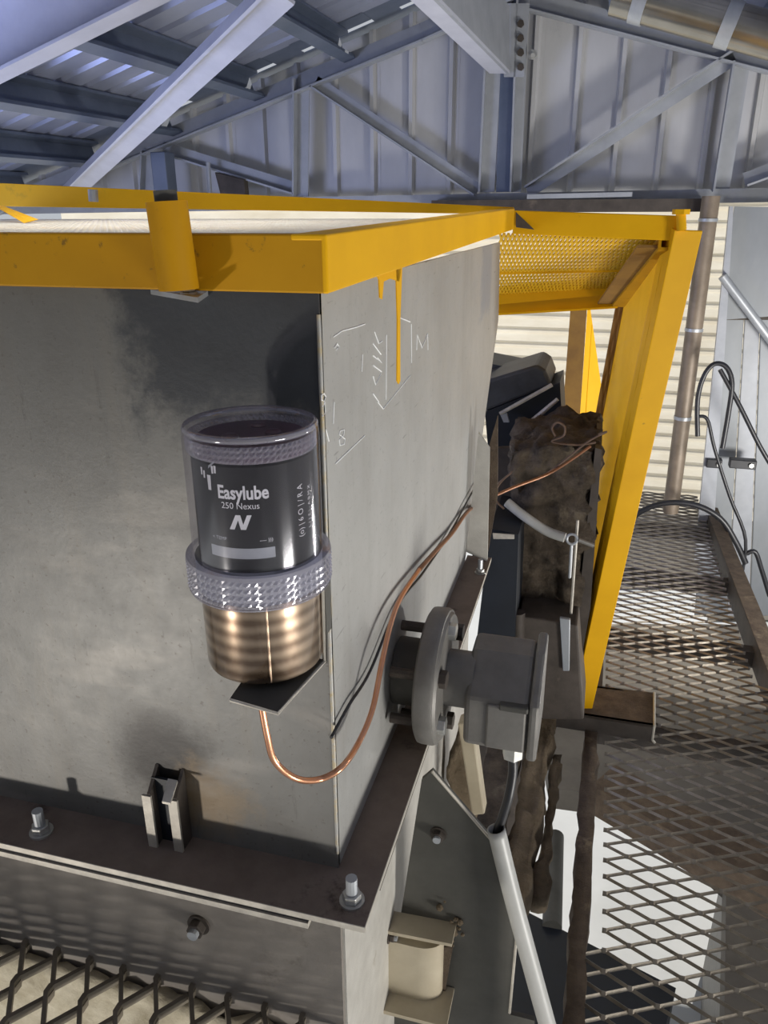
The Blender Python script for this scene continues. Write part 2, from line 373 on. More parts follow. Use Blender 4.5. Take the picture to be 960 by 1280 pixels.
for nm, a, b in (('wall_left', (-3.45, -3.0, -1.0), (-3.40, 3.66, .62)), ('wall_right', (2.75, -3.0, -1.0), (2.80, 3.66, .75)), ('wall_front', (-3.45, -3.0, -1.0), (2.80, -2.95, 1.55))):
    w_ = MB(); w_.box(a, b); along = 1 if nm != 'wall_front' else 0
    q_ = a[along] + .1
    while q_ < b[along] - .1:
        if along: w_.box((a[0] - .02, q_, a[2]), (b[0] + .02, q_ + .03, b[2]))
        else: w_.box((q_, a[1] - .02, a[2]), (q_ + .03, b[1] + .02, b[2]))
        q_ += .2
    struct(w_.build(nm, M['clad']))

# ================================================================== roof truss at the end wall
YT = 3.5
T = lambda a, b: P(a, b, 'y', YT)
tr = thing('roof_truss', 'grey steel roof truss of bolted angles across the end wall', 'truss', (-.3, YT, .72))
AS = L(.075, .075, .009)
def angle_bar(p0, p1, w=.075, name='brace', mat='truss', parent=None, up=(0, -1, 0), dep=.06):
    return MB().bar(p0, p1, [(-w / 2, 0), (w / 2, 0), (w / 2, dep), (w / 2 - .009, dep), (w / 2 - .009, .009), (-w / 2, .009)], up).build(name, M[mat], parent)
angle_bar(T(-40, 275), T(528, 42), .085, 'top_chord', parent=tr)
angle_bar(T(662, 2), T(1010, 92), .085, 'top_chord', parent=tr)
angle_bar(T(528, 42), T(640, -10), .085, 'top_chord', parent=tr)
MB().bar(T(-60, 262), T(1010, 243), [(-.03, -.03), (.03, -.03), (.03, .03), (-.03, .03)], (0, 0, 1)).build('bottom_chord', M['truss'], tr)
for (a, b, w) in (((618, 60), (609, 240), .072), ((655, -20), (645, 240), .05), ((379, 100), (378, 245), .07), ((190, 190), (187, 250), .07), ((926, 78), (900, 240), .075)):
    angle_bar(T(*a), T(*b), w, 'upright', parent=tr)
for (a, b) in (((395, 103), (598, 238)), ((205, 185), (372, 236)), ((918, 72), (660, 240)), ((930, 225), (985, 205))):
    angle_bar(T(*a), T(*b), .06, 'diagonal_brace', parent=tr)
MB().bar(T(640, -10), T(630, 240), R(.075, .02), (0, -1, 0)).build('gap_strip', M['purlin'], tr)  # dark strip filling the gap between the paired uprights
# brown packer and fittings below the truss
sb = MB().box((-.62, 3.36, .650), (.62, 3.46, .705)).build('sill_rail', M['darksteel']); tag(sb, 'brown grey sill rail lying under the truss bottom member', 'rail')
sb2 = MB().bar(P(660, 246, 'y', 3.38), P(790, 243, 'y', 3.38), R(.10, .02), (0, 0, 1)).build('cover_plate', M['truss']); tag(sb2, 'pale flat cover plate on the brown sill rail under the truss', 'plate')

# beam along the ridge, bolted to the end truss
rb = thing('ridge_beam', 'pale grey boxed beam running from the roof to the truss post with bolted end plate', 'beam', tuple(P(640, 60, 'y', 3.3)))
e1 = P(632, 60, 'y', 3.42); e0 = P(497, -55, 'y', 1.9)
ex = (e1 - e0).normalized()
b0 = P(612, 92, 'y', 3.42); b1 = P(637, 92, 'y', 3.42); t1 = P(637, 8, 'y', 3.42); t0 = P(612, 8, 'y', 3.42)
back = (P(515, 2, 'y', 2.35) - b0)
MB().prism([b0, b1, b1 + V((0, 0, .012)), b0 + V((0, 0, .012))], back * 1.5).build('flange', M['rafter'], rb)
MB().prism([b1 - V((.014, 0, 0)), b1, t1, t1 - V((.014, 0, 0))], back * 1.5).build('web', M['truss'], rb)
MB().prism([P(622, 4, 'y', 3.44), P(662, 4, 'y', 3.44), P(655, 96, 'y', 3.44), P(630, 96, 'y', 3.44)], (0, .014, 0)).build('end_plate', M['truss'], rb)
for yy in (30, 48, 66, 84):
    MB().hexa(P(651, yy, 'y', 3.44), .016, .014, (0, -1, 0)).build('bolt', M['darksteel'], rb)
sc = MB().hexa(P(666, 69, 'y', 3.5), .022, .03, (0, -1, 0)); sc.tube([P(666, 69, 'y', 3.5), P(666, 69, 'y', 3.42)], .01)
sc.build('stud_bolt', M['galv_bolt'], rb)
# near rafter and flat diagonal roof brace
RP = (-2.845, 0, .785); RN = (-.3115, 0, 1)
near = thing('rafter', 'pale grey rafter nearest the top left corner under the roof', 'rafter', tuple(PL(100, 55, RP, RN)))
nup = V((-.3115, 0, 1)).normalized()
a0 = P(-80, 143, 'y', 1.45); a1 = P(300, -44, 'y', 1.45); nw = (a1 - a0).normalized().cross(V((0, 1, 0))).normalized()
if nw.z < 0: nw = -nw
MB().prism([a0, a0 + V((0, -.07, 0)), a0 + V((0, -.07, 0)) + nw * .008, a0 + nw * .008], a1 - a0).build('flange', M['rafter'], near)
MB().prism([a0, a0 + V((0, .008, 0)), a0 + V((0, .008, 0)) + nw * .17, a0 + nw * .17], a1 - a0).build('web', M['rafter'], near)
MB().prism([a0 + nw * .17, a0 + V((0, -.07, 0)) + nw * .17, a0 + V((0, -.07, 0)) + nw * .178, a0 + nw * .178], a1 - a0).build('flange', M['rafter'], near)
br = MB(); c0 = P(88, 240, 'y', 3.38); c1 = P(350, -12, 'y', 1.75)
br.bar(c0, c1, [(-.05, 0), (.05, 0), (.05, .01), (-.04, .01), (-.04, .055), (-.05, .055)], (0, -.55, -.8))
tag(br.build('roof_brace', M['rafter']), 'long pale diagonal brace crossing the roof bay behind the yellow lid post', 'brace')
# square box column and small fittings behind the lid
tag(MB().box((-2.085, 3.30, .62), (-2.0, 3.40, .945)).build('box_column', M['purlin'], bevel=.006), 'short dark blue box column under the truss chord behind the lid post', 'column')
st = thing('wall_bracket', 'small brown junction bracket with a thin upright on the end wall', 'bracket', tuple(P(285, 240, 'y', 3.4)))
MB().tube([P(260, 203, 'y', 3.4), P(263, 250, 'y', 3.4)], .012).build('upright', M['truss'], st)
MB().prism([P(268, 215, 'y', 3.42), P(305, 224, 'y', 3.42), P(307, 246, 'y', 3.42), P(276, 246, 'y', 3.42)], (0, .05, 0)).build('plate', M['darksteel'], st, bevel=.004)
# round duct above the right chord
du = thing('round_duct', 'shiny round duct along the eave above the right truss chord', 'duct', tuple(P(880, 20, 'y', 2.5)))
d0 = P(770, -8, 'y', 2.5); d1 = P(1010, 58, 'y', 2.46)
MB().tube([d0, d1], .066, 28).build('duct_barrel', basic('dull_zinc_duct', (.30, .28, .24), (.40, .38, .33), 10, .22, .85, .05), du, 40)
for f in (.14, .60):
    c = d0.lerp(d1, f); u = (d1 - d0).normalized()
    MB().tube([c - u * .022, c + u * .022], .070, 28).build('duct_strap', M['galv'], du, 40)
tag(MB().bar(P(840, -12, 'y', 3.1), P(1000, 40, 'y', 3.1), R(.03, .05), (0, -1, 0)).build('eave_angle', M['rafter']), 'pale eave angle above the round duct in the top right corner', 'angle')

# ================================================================== hopper
hp = thing('steel_hopper', 'grey steel hopper box with bolted flange under the yellow mesh lid', 'hopper', (-.3, .4, -.35))
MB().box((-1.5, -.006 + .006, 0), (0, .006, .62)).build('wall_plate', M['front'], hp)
sp = [P(396.5, 362, 'x', 0), V((0, 1.156, .608)), P(623, 400, 'x', 0), P(612, 480, 'x', 0), P(601, 560, 'x', 0), P(590, 640, 'x', 0), V((0, .83, 0)), V((0, .002, 0))]
sp[0] = V((0, .002, .62))
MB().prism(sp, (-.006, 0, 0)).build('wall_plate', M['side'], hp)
# corner weld bead
wb = MB().tube([(-.001, .001, .02 + i * .02) for i in range(30)], [.0018 + .0006 * random.random() for i in range(30)], 8); wb.build('corner_weld', M['side'], hp, 60)
MB().box((-1.5, -.066, -.007), (.05, 0, 0)).build('flange', M['flange'], hp)
MB().box((0, 0, -.007), (.05, .86, 0)).build('flange', M['flange'], hp)
MB().box((-1.5, -.0665, -.0072), (.0505, -.0655, .0002)).build('flange_edge', M['edge'], hp)
MB().box((.0497, -.066, -.0072), (.0505, .86, .0003)).build('flange_edge', M['edge'], hp)
MB().box((-1.5, -.064, -.0125), (-.012, 0, -.0072)).build('gasket', M['black'], hp)
MB().box((-1.5, -.0665, -.020), (-.012, 0, -.0128)).build('counter_flange', M['edge'], hp)
MB().box((.0, .0, -.020), (.048, .86, -.0075)).build('counter_flange', M['darksteel'], hp)
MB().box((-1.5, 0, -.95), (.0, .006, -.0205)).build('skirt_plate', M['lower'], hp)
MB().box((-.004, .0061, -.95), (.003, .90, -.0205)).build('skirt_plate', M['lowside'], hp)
# end stiffener standing at the far end of the side plate
q = [P(583, 690, 'y', .84), P(609, 702, 'y', .84), P(612, 560, 'y', .84), P(598, 540, 'y', .84)]
MB().prism(q, (0, .006, 0)).build('end_stiffener', M['lowside'], hp)
MB().prism([P(612, 555, 'y', .86), P(622, 520, 'y', .86), P(622, 620, 'y', .86), P(610, 690, 'y', .86)], (0, .006, 0)).build('end_plate', M['rust'], hp)
def bolt(at, ax, s=1., nut='galv_bolt', stud=.02, parent=hp, name='bolt'):
    ax = V(ax).normalized(); at = V(at)
    o = MB().hexa(at + ax * .0025 * s, .0105 * s, .009 * s, ax, .4).build(name, M[nut], parent, bevel=.001)
    a = MB().tube([at, at + ax * .0025 * s], .0135 * s, 20).build('washer', M[nut], o)
    if stud: MB().tube([at + ax * .01 * s, at + ax * (.0115 * s + stud)], .0062 * s, 12).build('stud', M['galv'], o)
    for ch in o.children: ch.matrix_parent_inverse = Matrix()
    return o
for a in ((52, 1040), (440, 1126)): bolt(P(*a, 'z', 0), (0, 0, 1))
bolt(P(600, 716, 'z', 0), (0, 0, 1), .8)
bolt(P(249, 1155, 'y', 0), (0, -1, 0), 1.1, 'darksteel', .006)
bolt(P(486, 1170, 'x', .003), (1, 0, 0), .8, 'darksteel', .004)
# little channel lug welded to front
for (tx, bx) in ((186, 196), (213, 228)):
    b = P(bx, 1058 if bx < 200 else 1064, 'z', 0); xx = b.x
    prof = [V((xx - .003, b.y, 0)), V((xx - .003, b.y, .075)), V((xx - .003, -.001, .098)), V((xx - .003, -.001, 0))]
    MB().prism(prof, (.004, 0, 0)).build('lug', M['darksteel'], hp)
    MB().box((xx - .009, b.y - .002, 0), (xx + .002, b.y + .001, .073)).build('lug_lip', M['edge'], hp)  # pale lips carry the light on the channel edges
lx0, lx1 = P(192, 1058, 'z', 0).x, P(226, 1064, 'z', 0).x
MB().box((lx0, -.012, 0), (lx1, -.008, .088)).build('lug_shade_web', M['pit'], hp)  # near-black web paints the shade inside the channel
MB().prism([V((lx1 - .012, -.012, .088)), V((lx1, -.012, .088)), V((lx1 + .002, -.034, .076)), V((lx1 - .008, -.034, .076))], (0, 0, .003)).build('lug_cap', M['edge'], hp)
# yellow overspray and drips on the side plate
def on_side(a, b): return P(a, b, 'x', .0012)
dr = MB()
dr.prism([on_side(468, 335), on_side(503, 328), on_side(499, 352), on_side(488, 348), on_side(480, 352), on_side(478, 374), on_side(475, 372), on_side(474, 350)], (-.0012, 0, 0))
dr.prism([on_side(495, 330), on_side(503, 330), on_side(500.5, 400), on_side(500.5, 476), on_side(498.5, 480), on_side(496.5, 476), on_side(497, 400)], (-.0012, 0, 0))
dr.build('paint_drip', M['yellow'], hp)
ch = MB(); Z = lambda x, y: P(380 + .2708 * x, 340 + .2708 * y, 'x', .0002)
strokes = [[(135, 300), (175, 272), (240, 255), (282, 240)], [(140, 350), (152, 330), (160, 345), (148, 360)], [(380, 290), (378, 590)], [(490, 478), (365, 632), (340, 600)],
 [(440, 210), (490, 230)], [(495, 240), (496, 420)], [(520, 360), (522, 290), (545, 350), (570, 285), (572, 360)], [(325, 275), (345, 330), (362, 318)], [(318, 330), (355, 380)], [(318, 385), (360, 420), (338, 395)],
 [(318, 430), (358, 460)], [(318, 480), (330, 520), (355, 470)], [(318, 560), (345, 600)], [(100, 725), (114, 782)], [(145, 885), (280, 755)], [(138, 600), (134, 700)],
 [(165, 735), (185, 728), (182, 755), (162, 775), (165, 800), (185, 795), (188, 770), (163, 750), (165, 735)], [(80, 570), (90, 560), (100, 575), (92, 597), (80, 590), (80, 570)], [(85, 620), (95, 600), (98, 650), (85, 665)], [(270, 380), (266, 460)]]
for s in strokes:
    pts = [Z(*p) for p in s]; ch.tube(pts, .0007, 5)
ch.build('chalk_marks', M['chalk'], hp)

# ================================================================== gusset, inspection duct under flange
gy = .235
G = lambda a, b: P(a, b, 'y', gy)
gs = thing('support_gusset', 'dark triangular gusset plate below the right hopper flange', 'gusset', tuple(G(560, 1150)))
MB().prism([G(527, 975), G(540, 964), G(616, 1052), G(646, 1168), G(637, 1268), G(668, 1276), G(660, 1420), G(470, 1420), G(500, 1150)], (0, .008, 0)).build('plate', M['gusset'], gs)
MB().tube([G(540, 964), G(616, 1052), G(646, 1168), G(637, 1266)], .0022, 6).build('bright_edge', M['edge'], gs)  # pale tube paints the light along the gusset edge
cl = MB()
for i in range(26):
    c = G(560 + random.gauss(0, 14), 1160 + random.gauss(0, 14)) - V((0, .004, 0)); r = random.uniform(.002, .006)
    cl.lathe(c, [(r * .3, -r), (r, -r * .2), (r * .8, r * .5), (r * .2, r)], 6, 'z', True, True)
o = cl.build('mud_crumbs', M['mud_tan'], gs); o['kind'] = 'stuff'
bolt(G(548, 1042) + V((0, 0, 0)), (0, -1, 0), .9, 'darksteel', .004, gs)
tb = thing('inspection_duct', 'tan flanged duct stub on the lower hopper side below the gusset', 'duct', tuple(P(520, 1230, 'y', .16)))
K = lambda a, b, y: P(a, b, 'y', y)
k0, k1 = K(484, 1164, .198), K(565, 1180, .198)
MB().prism([k0, k1, k1 - V((0, 0, .006)), k0 - V((0, 0, .006))], (0, .037, 0)).build('flange', M['tan'], tb)
n0, n1 = K(484, 1172, .205), K(552, 1184, .205); nm = V(((n0.x + n1.x) / 2, .0, 0))
rad = (n1.x - .003)
prof = []
for i in range(13):
    a = -PI / 2 + PI * .5 * i / 12
    prof.append(V((.003 + rad * .55 + rad * .45 * math.cos(a),   .225 + .025 * math.sin(a), n0.z)))
prof = [V((.003, .20, n0.z))] + prof + [V((prof[-1].x, .234, n0.z)), V((.003, .234, n0.z))]
MB().prism(prof, (0, 0, -.11)).build('duct_body', M['tan'], tb, 30)
MB().prism([V((.003, .17, n0.z - .117)), V((rad + .02, .17, n0.z - .117)), V((rad + .02, .234, n0.z - .117)), V((.003, .234, n0.z - .117))], (0, 0, .007)).build('flange', M['tan'], tb)
ef = MB().prism([K(552, 1184, .225), K(566, 1184, .225), K(550, 1275, .225), K(538, 1275, .225)], (0, .006, 0)).build('edge_flange', M['rust'], tb)

# ================================================================== shaft monitor on the side plate
smn = thing('shaft_monitor', 'grey cast shaft sensor with round disc flange beside hopper side', 'sensor', (.1, .26, .09))
cy_, cz_ = .265, .092
MB().tube([(.001, cy_, cz_), (.045, cy_, cz_)], .046, 32).build('shaft_sleeve', M['gusset'], smn, 40)
MB().lathe((0, cy_, cz_), [(.086, .040), (.091, .043), (.092, .048), (.092, .062), (.090, .066), (.087, .0665), (.084, .070), (.065, .071), (.045, .071)], 56, 'x', True, True).build('disc_flange', M['cast'], smn, 35)
MB().tube([(.071, cy_, cz_), (.108, cy_, cz_)], .038, 32).build('neck', M['cast'], smn, 40)
for i in range(6):
    a = PI / 6 + i * PI / 3; c = V((.068, cy_ + .070 * math.cos(a), cz_ + .070 * math.sin(a)))
    o = MB().hexa(c, .012, .012, (1, 0, 0), .2).build('flange_bolt', M['galv_bolt'] if i % 2 else M['darksteel'], smn, bevel=.001)
    MB().tube([c - V((.062, 0, 0)), c], .007, 10).build('shank', M['darksteel'], o); o.children[0].matrix_parent_inverse = Matrix()
# housing: slanted top, upright lower front
fy = .215
H = lambda a, b: P(a, b, 'y', fy)
hx0, hx1 = .100, H(674, 900).x
prof = [V((hx0, fy, .024)), V((hx0, fy, .098)), V((hx0, fy + .055, .138)), V((hx0, fy + .10, .140)), V((hx0, fy + .115, .02))]
MB().prism(prof, (hx1 - hx0 - .012, 0, 0)).build('housing', M['cast'], smn, bevel=.008, seg=3)
prof2 = [V((hx1 - .013, fy - .005, .018)), V((hx1 - .013, fy - .005, .101)), V((hx1 - .013, fy + .055, .146)), V((hx1 - .013, fy + .106, .148)), V((hx1 - .013, fy + .12, .014))]
lab(MB().prism(prof2, (.013, 0, 0)).build('end_cover', M['cast'], smn, bevel=.004), 'cast end cover with bright worn rim')
MB().box((hx0 + .03, fy - .0035, .028), (hx1 - .016, fy + .002, .094)).build('pad', M['cast'], smn, bevel=.003)
MB().box((hx0 + .046, fy - .007, .090), (hx1 - .014, fy + .012, .099)).build('cover_ledge', M['gusset'], smn, bevel=.002)
gl = P(641, 936, 'y', fy + .04)
MB().tube([gl + V((0, 0, .012)), gl + V((0, 0, -.012))], .014, 6).build('cable_gland', M['galv_bolt'], smn)
cab = smooth_path([gl + V((0, 0, -.01)), P(641, 965, 'y', .25), P(636, 995, 'y', .24), P(628, 1022, 'y', .235), P(622, 1045, 'y', .23), P(632, 1100, 'y', .22)])
MB().tube(cab, .0065, 10).build('cable', M['black'], smn, 60)

cp = thing('conduit_pipe', 'grey plastic conduit pipe slanting down in front of the gusset', 'conduit', tuple(P(680, 1270, 'y', .2)))
pp = [P(620, 1036, 'y', .225), P(640, 1118, 'y', .215), P(668, 1222, 'y', .20), P(700, 1340, 'y', .185), P(740, 1500, 'y', .17)]
o = MB().tube(smooth_path(pp), .0128, 20, cap=False).build('pipe', M['pvc'], cp, 60)
so = o.modifiers.new('wall', 'SOLIDIFY'); so.thickness = .0018

# ================================================================== grease lubricator
LX, LY = -.035, -.072
lub = thing('grease_lubricator', 'clear domed automatic grease lubricator with black label on the hopper front', 'lubricator', (LX, LY, .287))
c0 = (LX, LY, 0)
o = MB().lathe(c0, [(.0495, .314), (.0505, .317), (.0508, .380), (.0515, .387)], 64, 'z', True, False).build('grease_reservoir', M['grease'], lub, 40)
MB().tube([(LX + .0510 * math.cos(math.radians(-62)), LY + .0510 * math.sin(math.radians(-62)), zz) for zz in (.316, .386)], .0011, 6).build('seam', M['grease'], lub)
nk = 128
def knurl(i, j): return .0014 if (i % 2 == 1 and j % 2 == 1) else -.0004
MB().lathe(c0, [(.0598, .3885 + i * .0030) for i in range(9)], nk, 'z', fr=knurl).build('knurled_collar', M['clear_knurl'], lub)
MB().lathe(c0, [(.0510, .3868), (.0595, .3868), (.0602, .3885)], 64).build('collar_base', M['clear_knurl'], lub, 40)
MB().lathe(c0, [(.0595, .4125), (.0608, .4135), (.0602, .4165), (.0545, .4185)], 64).build('collar_rim', M['clear_knurl'], lub, 40)
MB().lathe(c0, [(.0530, .388), (.0530, .415)], 48).build('inner_cup', M['grey_ink'], lub, 40)
MB().lathe(c0, [(.0542, .418), (.0542, .515), (.0537, .521), (.0525, .525), (.0500, .5265), (.047, .5258), (.0462, .5248), (.0455, .5225), (.044, .5218), (.02, .5215), (.0005, .5215)], 72, 'z').build('clear_cover', M['clear'], lub, 50)
MB().lathe(c0, [(.0525, .5257), (.0537, .5235), (.0525, .5215)], 72).build('cover_rim', M['clear_knurl'], lub, 60)
MB().lathe(c0, [(.0510, .5055 + i * .0022) for i in range(7)], nk, 'z', fr=knurl).build('knurled_ring', M['clear_knurl'], lub)
MB().lathe(c0, [(.047, .405), (.0485, .415), (.0485, .5025), (.047, .504), (.0005, .504)], 64).build('label_wrap', M['label'], lub, 40)
cap = MB().lathe(c0, [(.0465, .504), (.0465, .512), (.044, .515), (.02, .516), (.0005, .516)], 48); cap.build('drive_cap', M['pcb'], lub, 40)
for a, r, h in ((0.2, .018, .004), (1.7, .022, .003), (4.2, .02, .004), (5.3, .030, .003)):
    MB().lathe((LX + r * math.cos(a), LY + r * math.sin(a), .515), [(.007, 0), (.007, h * .6), (.005, h), (.0003, h)], 14).build('cap_knob', M['pcb'], lub, 40)
# label print, wrapped round the cylinder
RL = .0489
def wrap_pts(u, v, az0, zc): 
    a = az0 + u / RL; return (LX + RL * math.cos(a), LY + RL * math.sin(a), zc + v)
def text(body, size, az, zc, mat, sx=1., rot=False, name='label_lettering', shear=0, bold=0):
    cu = bpy.data.curves.new('t', 'FONT'); cu.body = body; cu.size = size; cu.align_x = 'CENTER'; cu.align_y = 'CENTER'; cu.resolution_u = 3; cu.shear = shear; cu.offset = bold
    ob = bpy.data.objects.new('t', cu); COL.objects.link(ob); dg = bpy.context.evaluated_depsgraph_get(); me = ob.evaluated_get(dg).to_mesh()
    mb = MB(); vs = []
    for v in me.vertices:
        x, y = v.co.x * sx, v.co.y
        if rot: x, y = -y, x
        vs.append(wrap_pts(x, y, az, zc))
    mb.add(vs, [tuple(p.vertices) for p in me.polygons]); bpy.data.objects.remove(ob); bpy.data.curves.remove(cu)
    return mb.build(name, M[mat], lub)
def strip(poly, az, zc, mat, name):
    return MB().add([wrap_pts(u, v, az, zc) for u, v in poly], [tuple(range(len(poly)))]).build(name, M[mat], lub)
AZ = math.radians(-78)
zp = lambda py: P(312, py, 'y', LY - RL).z
text('Easylube', .0150, AZ + .03, zp(619), 'ink', .78, bold=.0004)
text('250 Nexus', .0072, AZ - .02, zp(635), 'ink', .95)
# slanted N emblem
for poly in ([(-.0085, -.006), (-.0045, -.006), (.0005, .006), (-.003, .006)], [(-.0022, .006), (.0008, .006), (.0035, -.006), (.0005, -.006)], [(.0008, -.006), (.0045, -.006), (.0095, .006), (.006, .006)]):
    strip(poly, AZ - .04, zp(655), 'ink', 'label_emblem')
# hand and radio wave emblem beside the name
strip([(-.0015, -.008), (.0015, -.008), (.0018, .004), (-.0018, .004)], AZ - .53, zp(606), 'ink', 'label_emblem')
for i, (u0, v0) in enumerate(((-.005, .000), (.004, .005), (.0065, .0055), (-.008, .002))):
    strip([(u0 - .0008, v0 - .003), (u0 + .0008, v0 - .003), (u0 + .001, v0 + .003), (u0 - .001, v0 + .003)], AZ - .53, zp(600), 'ink', 'label_emblem')
strip([(0, .004), (.006, .009), (.0065, .011), (.0005, .0065)], AZ - .53, zp(598), 'grey_ink', 'label_emblem')
ns = 14
bl = MB()
for i in range(ns):
    u0, u1 = -.030 + .054 * i / ns, -.030 + .054 * (i + 1) / ns
    bl.add([wrap_pts(u0, -.0045, AZ, zp(694)), wrap_pts(u1, -.0045, AZ, zp(694)), wrap_pts(u1, .0045, AZ, zp(694)), wrap_pts(u0, .0045, AZ, zp(694))], [(0, 1, 2, 3)])
bl.build('label_band', M['grey_ink'], lub)
text('< TEMP', .0042, AZ - .42, zp(677), 'grey_ink'); text('---- )))', .0042, AZ + .36, zp(678), 'ink')
text('(o) | 6 O | / R A', .0085, AZ + 1.02, .4600, 'ink', .8, rot=True)
text('L / 1 E | - A B M X', .0060, AZ + 1.27, .4600, 'ink', .8, rot=True)
# cheap joins: outlet under the reservoir
MB().tube([(LX + .002, LY - .025, .315), (LX + .002, LY - .025, .292)], .007, 6).build('outlet_fitting', M['galv_bolt'], lub)

mbk = thing('mounting_bracket', 'dark folded steel bracket carrying the lubricator on the hopper front', 'bracket', (LX, LY, .272))
bz = .3085
bp = [P(288, 872, 'z', bz), P(347, 889, 'z', bz), P(404, 824, 'z', bz), P(330, 812, 'z', bz)]
MB().prism(bp, (0, 0, -.004)).build('shelf', M['gusset'], mbk)
r0 = bp[2]; r1 = V((r0.x - .017, -.012, bz))
MB().prism([r0 - V((0, 0, .004)), r1 - V((0, 0, .004)), V((r1.x, r1.y, .385)), V((r0.x, r0.y, .385))], (.004, 0, 0)).build('bracket_leg', M['gusset'], mbk)
MB().box((-.05, -.012, .3045), (r1.x + .004, -.0005, .385)).build('mounting_plate', M['gusset'], mbk)
MB().tube([bp[0] - V((0, 0, .002)), bp[1] - V((0, 0, .002)), bp[2] - V((-.001, 0, .002)), bp[2] + V((.002, 0, .076))], .0018, 6).build('bright_edge', M['edge'], mbk)  # lit rim of the bracket drawn as a pale tube

# copper grease line and cable
ct = thing('copper_tube', 'bright copper grease tube looping from the lubricator round the hopper corner', 'tube', (LX, LY, .20))
X = lambda a, b, x: P(a, b, 'x', x)
pa = [(LX + .002, LY - .025, .296), P(334, 920, 'y', -.095), P(344, 952, 'y', -.09), P(370, 973, 'y', -.08), P(400, 974, 'y', -.055), P(428, 958, 'y', -.04), X(450, 925, .022), X(466, 885, .024), X(477, 830, .022), X(489, 778, .016), X(502, 745, .012), X(524, 712, .010), X(548, 685, .010), X(566, 665, .010), X(584, 640, .010), P(602, 628, 'y', 1.0), P(640, 610, 'y', 1.12), P(690, 590, 'y', 1.26), P(738, 558, 'y', 1.33)]
MB().tube(smooth_path(pa[:12], 8), .0032, 10).build('bright_length', M['copper'], ct, 60)
lab(MB().tube(smooth_path(pa[11:], 8), .0036, 10).build('tarnished_length', M['copper_dull'], ct, 60), 'dull tarnished length of tube')
bc = MB().tube(smooth_path([X(414, 922, .004), X(437, 880, .005), X(463, 838, .005), X(497, 757, .005), X(528, 717, .005), X(560, 670, .005), X(581, 632, .006), X(601, 592, .006), P(604, 560, 'y', 1.0)], 8), .0018, 8).build('black_cable', M['black'], None, 60)
tag(bc, 'thin black cable running beside the copper tube on hopper side', 'cable')

# ================================================================== yellow mesh lid
ld = thing('mesh_cover', 'yellow framed mesh lid lying on top of the hopper', 'lid', (-.4, .5, .625))
def frame_bar(p0, p1, h, mat='yellow', name='rail', inward=(0, 1, 0), parent=ld, w=.045, t=.005):
    """angle bar: upright leg of height h under line p0-p1, flat leg going inward"""
    p0, p1, q = V(p0), V(p1), V(inward).normalized(); dn = V((0, 0, -1))
    sec = [V((0, 0, 0)), q * w, q * w + dn * t, q * t + dn * t, q * t + dn * h, dn * h]
    a = [p0 + s for s in sec]; return MB().prism(a, p1 - p0).build(name, M[mat], parent, bevel=.0015)
frame_bar((-1.5, -.021, .6635), (.0155, -.021, .6635), .0445, 'yellow_worn_shaded', 'frame_rail', (0, 1, 0), w=.02)
frame_bar((.016, -.0215, .6635), (.016, 1.262, .676), .0445, 'yellow', 'frame_rail', (-1, 0, 0), w=.03)
bl0, bl1 = P(-60, 226, 'y', 1.24), P(642, 259, 'y', 1.26); bl2, bl3 = P(642, 268, 'y', 1.26), P(-60, 257, 'y', 1.24)
MB().prism([bl0, bl1, bl2, bl3], (0, .006, 0)).build('frame_rail', M['yellow'], ld, bevel=.001)
expanded((-1.3, .0, .652), (1, 0, 0), (0, 1, 0), 84, 160, .031, .0155, .0022, .003, .3, .06, clip=lambda p: p.x < .012).build('lid_mesh', M['mesh_lid'], ld)
for yy in (.42, .84): MB().box((-1.5, yy, .634), (.010, yy + .03, .648)).build('cross_bar', M['yellow'], ld)
MB().prism([P(-5, 258, 'y', .9), P(0, 262, 'y', .9), P(40, 276, 'y', .75), P(30, 279, 'y', .75)], (0, .02, .002)).build('lid_stay', M['yellow'], ld)
MB().tube([P(116, 237, 'y', 1.2), P(117, 252, 'y', 1.2)], .012, 10).build('lid_pin', M['galv'], ld)
# jack post on front rail
jx = .5 * (P(187, 250, 'y', -.045).x + P(230, 250, 'y', -.045).x)
jt = P(208, 252, 'y', -.046); jb = P(224, 362, 'y', -.046)
MB().tube([jb, jt], .0158, 24).build('socket_tube', M['yellow_worn_shaded'], ld, 40)
ax = (jt - jb).normalized()
MB().tube([jt, jt + ax * .008], .0088, 20).build('socket_bolt', M['gusset'], ld, 40)
MB().prism([P(188, 362, 'z', .617), P(247, 372, 'z', .617), P(262, 362, 'z', .617), P(205, 356, 'z', .617)], (0, 0, -.004)).build('socket_plate', M['galv'], ld)
bolt(P(236, 367, 'z', .617), (0, 0, 1), .55, 'galv_bolt', .002, ld, 'plate_bolt')

# ================================================================== yellow guard over discharge
gd = thing('conveyor_guard', 'large yellow mesh conveyor guard leaning beside the hopper end and walkway', 'guard', (.25, 1.5, -.72))
g1, g2 = P(642, 263, 'y', 1.275), P(853, 270, 'y', 1.24)
frame_bar(g1, g2, .050, 'yellow', 'frame_rail', (0, 1, 0), gd, .05)
rn0, rn1, rf1, rf0 = P(626, 292, 'y', 1.28), P(843, 297, 'y', 1.25), P(774, 362, 'y', 1.95), P(620, 372, 'y', 1.95)
eu = (rf0 - rn0); ew = (rn1 - rn0)
